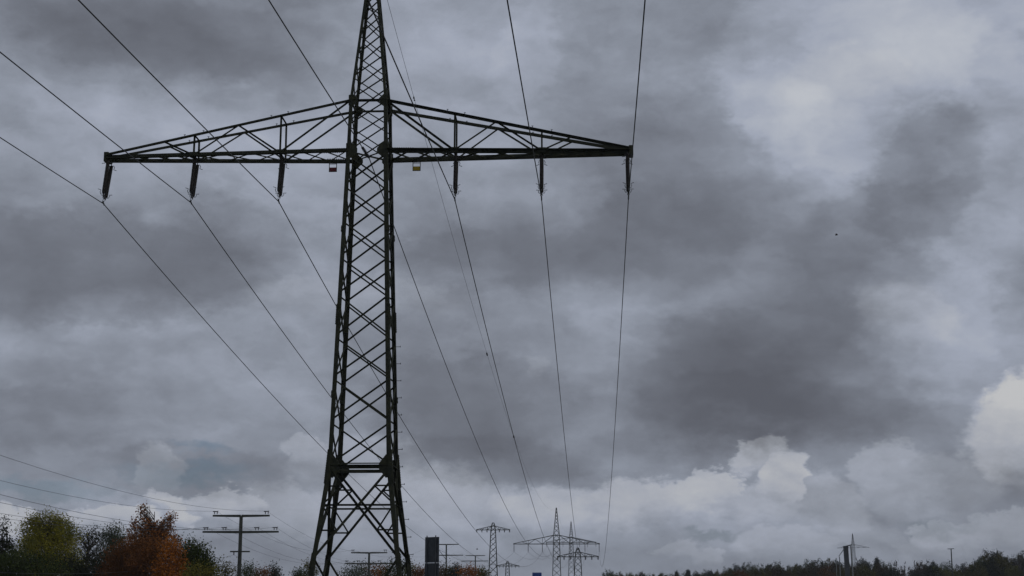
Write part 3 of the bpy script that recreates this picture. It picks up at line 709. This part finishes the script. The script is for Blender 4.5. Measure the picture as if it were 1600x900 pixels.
# ------------------------------------------------------------------ trees
def leafmat(name, c1, c2, sc=.9, tr=.22): return mat(name, c1, .85, c2, sc, island=.2, spec=.1, transl=tr)
LM = {
 'yellowgreen': leafmat('leaves_yellow_green', (.085, .095, .014), (.24, .215, .022)),
 'darkgreen': leafmat('leaves_dark_green', (.020, .032, .010), (.052, .068, .018)),
 'olive': leafmat('leaves_olive', (.05, .052, .015), (.115, .10, .024)),
 'greygreen': leafmat('leaves_grey_green', (.038, .052, .034), (.075, .088, .05)),
 'rust': leafmat('leaves_rust', (.09, .040, .016), (.18, .072, .022)),
 'maple': leafmat('leaves_maple', (.12, .05, .020), (.32, .12, .028)),
 'orange': leafmat('leaves_orange', (.18, .062, .012), (.38, .13, .016)),
 'brown': leafmat('leaves_brown', (.05, .036, .018), (.10, .062, .028)),
 'dark': leafmat('leaves_near_black', (.012, .018, .010), (.028, .033, .018)),
 'yellow': leafmat('leaves_yellow', (.09, .085, .018), (.17, .15, .026)),
 'w_dark': leafmat('wood_leaves_dark', (.010, .015, .008), (.022, .028, .013), .3, .08),
 'w_darkgreen': leafmat('wood_leaves_green', (.016, .026, .008), (.044, .054, .013), .3, .08),
 'w_olive': leafmat('wood_leaves_olive', (.036, .038, .009), (.09, .075, .014), .3, .08),
 'w_yellowgreen': leafmat('wood_leaves_yellow_green', (.045, .052, .010), (.11, .10, .014), .3, .08),
 'w_brown': leafmat('wood_leaves_brown', (.028, .020, .010), (.055, .036, .015), .3, .08),
 'w_rust': leafmat('wood_leaves_rust', (.065, .032, .010), (.12, .052, .014), .3, .08),
}
M_bark = mat('bark', (.035, .028, .022), .9, (.06, .05, .04), 8)
def rnd_unit(rg):
    while True:
        v = Vector((rg.uniform(-1, 1), rg.uniform(-1, 1), rg.uniform(-1, 1)))
        if .05 < v.length < 1: return v.normalized()
def leaves(mb, c, spread, n, size, rg, flat=1.0):
    for _ in range(n):
        p = c + Vector((rg.gauss(0, spread), rg.gauss(0, spread), rg.gauss(0, spread * flat)))
        a = rnd_unit(rg); b = a.cross(rnd_unit(rg)).normalized(); s = size * rg.uniform(.6, 1.35)
        a = a * s; b = b * s * .6
        o = len(mb.v)
        mb.v += [tuple(p - a * .5), tuple(p + b * .5 + a * .05), tuple(p + a * .5), tuple(p - b * .5 + a * .05)]
        mb.f.append((o, o + 1, o + 2, o + 3))
def tree_mesh(lobes, base, rg, nclus, nleaf, size, twig=.5, trunk_r=.16, spread=None, bare=0):
    """lobes: (centre, rx, ry(depth), rz) in tree space. returns crown MB, wood MB"""
    cr, wd = MB(), MB()
    vol = [(l[1] * l[3]) for l in lobes]; tv = sum(vol); tips = []
    for l, v in zip(lobes, vol):
        for _ in range(max(3, int(nclus * v / tv))):
            d = rnd_unit(rg); rad = rg.uniform(.25, 1.0) ** .5
            k = .96 + .10 * math.sin(d.x * 5 + l[0].x * 3) * math.cos(d.z * 6 + l[0].z) + rg.uniform(-.05, .06)
            tips.append(l[0] + Vector((d.x * l[1], d.y * l[2], d.z * l[3])) * rad * k)
    zmax = max(l[0].z + l[3] for l in lobes); cx = sum(l[0].x * v for l, v in zip(lobes, vol)) / tv; cy = sum(l[0].y * v for l, v in zip(lobes, vol)) / tv
    zmin = min(l[0].z - l[3] for l in lobes)
    stem = [base, base.lerp(Vector((cx, cy, zmax)), .35) + Vector((rg.uniform(-.1, .1), 0, 0)), base.lerp(Vector((cx, cy, zmax)), .65) + Vector((rg.uniform(-.15, .15), 0, 0)), Vector((cx, cy, zmax * .93 + base.z * .07))]
    wd.tube(stem, trunk_r, 8, trunk_r * .15)
    for i, tp in enumerate(tips):
        if i % 3 == 0 or bare:
            zz = max(base.z + (zmax - base.z) * .12, min(zmax * .9, tp.z - abs(tp.x - cx) * .7 - rg.uniform(.2, 1.0)))
            k = max(0, min(1, (zz - base.z) / max(.1, zmax - base.z))); st_ = base.lerp(Vector((cx, cy, zmax)), k)
            mid = st_.lerp(tp, .5) + Vector((0, 0, .12 * (tp - st_).length * .5)); r0 = trunk_r * .28
            wd.tube([st_, mid, tp], r0 * .7, 4, r0 * .12)
            for _ in range(2 + bare * 3):
                q = st_.lerp(tp, rg.uniform(.4, .95)); d = rnd_unit(rg); d.z = abs(d.z) + .4
                wd.tube([q, q + d * rg.uniform(.3, 1.0) * twig], .012 + .1 * r0, 3, .006)
        leaves(cr, tp, (spread or size * 2.2), nleaf, size, rg)
    return cr, wd
def px_tree(name, lobes, dep, leaf, label, cat='tree', nclus=160, nleaf=26, size=.16, group=None, seed=1, **kw):
    rg = random.Random(seed); s = dep / F
    cx = sum(l[0] for l in lobes) / len(lobes); A = pix(cx, 890, dep); gl = ground(A.x, A.y)
    root = thing(name, (A.x, A.y, gl), 0, label, cat, group)
    LL = []
    for px, py, rx, ry in lobes:
        rx *= 1.12; ry *= 1.12; p = pix(px, py, dep) - Vector((A.x, A.y, gl)); LL.append((Vector((p.x, rg.uniform(-.3, .3) * rx * s, p.z)), rx * s, min(rx, 45) * s, ry * s))
    cr, wd = tree_mesh(LL, Vector((0, 0, -.2)), rg, nclus, nleaf, size, **kw)
    cr.build('crown', LM[leaf], root); wd.build('trunk', M_bark, root)
    return root
G1 = 'autumn trees on the left'
px_tree('conifer_tree', [(2, 824, 6, 16), (0, 842, 13, 14), (12, 850, 9, 9), (-4, 862, 26, 20), (0, 884, 40, 24)], 112, 'dark', 'near black spiky tree at the left edge', nclus=190, nleaf=24, size=.16, group=G1, seed=3, spread=.2)
px_tree('broadleaf_tree', [(70, 818, 22, 17), (98, 834, 24, 22), (50, 834, 20, 26), (74, 862, 50, 34), (78, 900, 58, 34)], 118, 'yellowgreen', 'large yellow-green tree beside the black tree on the left', nclus=1000, nleaf=44, size=.12, group=G1, seed=4)
px_tree('broadleaf_tree', [(30, 880, 34, 16), (62, 892, 40, 16), (5, 893, 30, 22)], 106, 'darkgreen', 'low dark green shrub under the yellow-green tree', 'shrub', nclus=200, nleaf=34, size=.15, group=G1, seed=5)
px_tree('broadleaf_tree', [(133, 838, 16, 15), (146, 855, 18, 24), (122, 850, 12, 20), (136, 888, 26, 24)], 128, 'dark', 'dark half-bare tree between the yellow-green and grey-green trees', nclus=120, nleaf=22, size=.15, group=G1, seed=6, bare=1)
px_tree('broadleaf_tree', [(177, 840, 18, 17), (176, 860, 24, 26), (170, 888, 34, 24)], 132, 'greygreen', 'round grey-green tree behind and left of the rust-red tree', nclus=260, nleaf=34, size=.15, group=G1, seed=7)
px_tree('broadleaf_tree', [(110, 893, 30, 20), (150, 897, 34, 22)], 110, 'dark', 'low black-green shrub in front of the half-bare tree', 'shrub', nclus=160, nleaf=34, size=.15, group=G1, seed=17)
px_tree('maple_tree', [(219, 797, 6, 12), (218, 818, 14, 15), (236, 826, 14, 13), (262, 810, 7, 13), (257, 828, 13, 14), (208, 834, 10, 14), (240, 843, 28, 13), (275, 842, 6, 10)], 116, 'maple', 'tall sparse rust-red maple rising above the others with bare twigs', nclus=230, nleaf=15, size=.16, group=G1, seed=8, bare=1, spread=.18)
px_tree('maple_tree', [(205, 870, 36, 24), (228, 862, 26, 22), (232, 886, 40, 26), (190, 895, 36, 26)], 108, 'rust', 'broad dense rust-brown tree in front of the tall maple', nclus=700, nleaf=46, size=.12, group=G1, seed=9)
px_tree('maple_tree', [(262, 858, 13, 15), (268, 880, 17, 26), (264, 896, 24, 20)], 105, 'orange', 'narrow bright orange tree between rust-brown and dark green trees', nclus=130, nleaf=38, size=.14, group=G1, seed=10)
px_tree('broadleaf_tree', [(292, 862, 15, 15), (305, 872, 20, 20), (300, 892, 34, 22), (318, 886, 14, 18)], 113, 'darkgreen', 'dark green tree right of the bright orange one', nclus=300, nleaf=38, size=.15, group=G1, seed=11)
px_tree('broadleaf_tree', [(306, 896, 18, 9), (330, 897, 10, 9)], 104, 'yellow', 'low yellowing shrub at the foot of the dark green tree', 'shrub', nclus=60, nleaf=30, size=.13, group=G1, seed=12)
G2 = 'trees and shrubs behind the large pylon'
small = [([(350, 887, 12, 11), (354, 900, 16, 12)], 165, 'olive', 'small yellow-green tree just left of the nearest concrete pole'),
 ([(383, 890, 12, 10), (388, 900, 16, 10)], 170, 'darkgreen', 'small dark tree just right of the nearest concrete pole'),
 ([(410, 896, 11, 7), (404, 903, 14, 8)], 190, 'rust', 'small orange-red treetop between the nearest concrete pole and the large pylon'),
 ([(428, 893, 7, 6), (430, 903, 10, 8)], 200, 'dark', 'small dark treetop next to the orange-red one'),
 ([(467, 897, 5, 7), (467, 905, 8, 7)], 210, 'darkgreen', 'tiny dark treetop left of the large pylon'),
 ([(486, 888, 5, 10), (484, 900, 9, 10)], 150, 'olive', 'yellowish shrub at the left leg of the large pylon'),
 ([(556, 892, 14, 8), (545, 900, 18, 8)], 235, 'greygreen', 'grey-green tree inside the pylon legs, left of the pole'),
 ([(575, 892, 15, 8), (580, 900, 18, 8)], 245, 'brown', 'brown treetop around the pole inside the pylon legs'),
 ([(596, 893, 13, 7), (600, 902, 18, 8)], 228, 'maple', 'reddish treetop inside the pylon legs, right of the pole'),
 ([(620, 883, 12, 11), (616, 895, 20, 12)], 180, 'darkgreen', 'tallest dark green tree inside the right leg of the large pylon'),
 ([(638, 889, 10, 8), (642, 899, 13, 9)], 190, 'olive', 'olive tree just outside the right leg of the large pylon'),
 ([(656, 898, 9, 5)], 185, 'rust', 'low rusty shrub left of the dark sign board'),
 ([(690, 893, 10, 6), (694, 901, 13, 7)], 260, 'brown', 'brown treetop right beside the dark sign board'),
 ([(704, 897, 8, 5)], 262, 'olive', 'low olive treetop second to the right of the dark sign board'),
 ([(713, 892, 4, 6), (713, 900, 7, 7)], 258, 'dark', 'small pointed dark conifer right of the dark sign board'),
 ([(728, 894, 8, 5), (737, 896, 9, 6)], 250, 'maple', 'red-brown treetop in front of the farthest concrete pole'),
 ([(752, 899, 9, 4)], 255, 'olive', 'low olive shrub between farthest concrete pole and small pylon')]
for k, (lo, dep, leaf, lab) in enumerate(small):
    px_tree('broadleaf_tree', lo, dep, leaf, lab, nclus=60, nleaf=26, size=.17 * dep / 170, group=G2, seed=40 + k, trunk_r=.12)

# the woods on the right: individual trees of a few kinds, copied
def proto_mesh(kind, seed):
    rg = random.Random(seed)
    if kind == 'round': lob = [(Vector((0, 0, .66)), .30, .30, .33), (Vector((-.13, 0, .56)), .22, .24, .27), (Vector((.14, .06, .54)), .22, .24, .28), (Vector((.02, 0, .35)), .30, .30, .28)]
    elif kind == 'tall': lob = [(Vector((0, 0, .72)), .19, .19, .27), (Vector((.03, 0, .55)), .22, .22, .28), (Vector((-.02, 0, .33)), .26, .26, .28)]
    elif kind == 'conifer': lob = [(Vector((0, 0, .88)), .05, .05, .11), (Vector((0, 0, .74)), .09, .09, .15), (Vector((0, 0, .56)), .14, .14, .2), (Vector((0, 0, .36)), .2, .2, .22)]
    else: lob = [(Vector((0, 0, .66)), .27, .27, .32), (Vector((-.14, 0, .5)), .2, .2, .27), (Vector((.14, 0, .45)), .2, .2, .25)]
    bare = kind == 'bare'
    cr, wd = tree_mesh(lob, Vector((0, 0, -.02)), rg, 300 if bare else 700, 14 if bare else 34, .0135 if bare else .021, twig=.06 if bare else .015, trunk_r=.012, spread=.022, bare=1 if bare else 0)
    return cr, wd
protos = {}
def wood_tree(px, top, dep, halfw, kind, leaf, label, seed):
    key = (kind, leaf, seed % 2)
    gp = pix(px, 895, dep); gl = ground(gp.x, gp.y); h = pix(px, top, dep).z - gl
    if key not in protos:
        cr, wd = proto_mesh(kind, 100 + seed); root = thing('woodland_tree', (0, 0, 0), 0, label, 'tree', 'x')
        cr.build('crown', LM['w_' + leaf], root); wd.build('trunk', M_bark, root); protos[key] = root
    else: root = copy_tree(protos[key])
    rg = random.Random(seed)
    w = min(max(halfw * 2 * dep / F / {'round': .56, 'tall': .36, 'conifer': .24, 'bare': .52}[kind], h * .75), h * 1.7)
    root.location = (gp.x, gp.y, gl); root.scale = (w, w, h); root.rotation_euler = (0, 0, rg.uniform(0, 6.28))
    tag(root, label, 'tree', 'trees of the woods on the right'); return root
CREST = [(950, 887, 7, 'round', 'darkgreen'), (965, 891, 10, 'round', 'olive'), (980, 892, 9, 'round', 'yellowgreen'), (1002, 891, 5, 'tall', 'brown'), (1016, 894, 9, 'round', 'olive'), (1033, 892, 7, 'tall', 'darkgreen'),
 (1046, 895, 8, 'round', 'olive'), (1057, 890, 4, 'conifer', 'dark'), (1075, 886, 6, 'conifer', 'dark'), (1088, 890, 4, 'tall', 'dark'), (1098, 893, 8, 'round', 'olive'), (1107, 885, 6, 'round', 'dark'), (1122, 889, 9, 'round', 'olive'),
 (1136, 884, 10, 'round', 'darkgreen'), (1152, 877, 11, 'round', 'dark'), (1166, 876, 11, 'round', 'darkgreen'), (1182, 879, 10, 'round', 'darkgreen'), (1196, 877, 10, 'round', 'dark'), (1212, 874, 14, 'round', 'darkgreen'),
 (1230, 879, 10, 'round', 'dark'), (1246, 878, 9, 'tall', 'darkgreen'), (1262, 872, 11, 'round', 'darkgreen'), (1278, 869, 12, 'round', 'dark'), (1294, 870, 11, 'round', 'olive'), (1309, 874, 8, 'tall', 'dark'), (1322, 873, 10, 'round', 'dark'),
 (1337, 869, 7, 'bare', 'brown'), (1348, 869, 6, 'tall', 'dark'), (1358, 872, 9, 'round', 'dark'), (1371, 869, 5, 'conifer', 'dark'), (1382, 874, 9, 'round', 'darkgreen'), (1396, 869, 11, 'bare', 'brown'), (1414, 875, 9, 'bare', 'brown'),
 (1434, 869, 10, 'bare', 'brown'), (1444, 879, 8, 'round', 'darkgreen'), (1454, 871, 9, 'round', 'dark'), (1468, 878, 8, 'round', 'darkgreen'), (1482, 875, 10, 'round', 'darkgreen'), (1504, 875, 11, 'round', 'dark'), (1523, 871, 9, 'bare', 'brown'),
 (1535, 868, 9, 'round', 'darkgreen'), (1553, 853, 21, 'round', 'dark'), (1575, 871, 12, 'round', 'olive'), (1592, 855, 15, 'bare', 'dark'), (1606, 857, 16, 'round', 'dark'), (1625, 865, 14, 'round', 'darkgreen')]
KN = {'round': 'rounded', 'tall': 'narrow', 'conifer': 'pointed', 'bare': 'half-bare'}
CN2 = {'darkgreen': 'dark green', 'olive': 'olive', 'yellowgreen': 'yellow-green', 'brown': 'brownish', 'dark': 'blackish green', 'rust': 'rust-red', 'greygreen': 'grey-green', 'maple': 'reddish'}
for k, (px, top, w_, kind, leaf) in enumerate(CREST):
    dep = 600 + 50 * math.sin(k * 1.7) - (120 if px > 1530 else 0)
    lab = '%s %s tree, %s from left along the skyline of right woods' % (KN[kind], CN2[leaf], ordinal(k))
    wood_tree(px, top + 2, dep, w_ * 1.1, kind, leaf, lab, k)
FRONT = []
rg = random.Random(5); x = 958; k = 0
while x < 1640:
    cr_top = 890
    for c in CREST:
        if abs(c[0] - x) < 16: cr_top = min(cr_top, c[1]) if c[3] != 'bare' else cr_top
    top = min(897, 2 + cr_top + rg.uniform(6, 12)); leaf = rg.choice(['olive', 'darkgreen', 'dark', 'olive', 'brown'])
    if 955 < x < 1000: leaf = rg.choice(['yellowgreen', 'rust', 'olive'])
    if 1255 < x < 1310: leaf = rg.choice(['rust', 'brown', 'rust'])
    if 1460 < x < 1500 or 1565 < x < 1590: leaf = 'yellowgreen'
    if 1110 < x < 1200: leaf = rg.choice(['olive', 'olive', 'rust'])
    lab = '%s tree, %s from left in the lower front row of right woods' % (CN2[leaf], ordinal(k))
    wood_tree(x, top, 440 + 25 * math.sin(k * 2.3), rg.uniform(11, 15), 'round', leaf, lab, 60 + k)
    x += rg.uniform(10, 14); k += 1

make_haze()
bpy.context.view_layer.update()
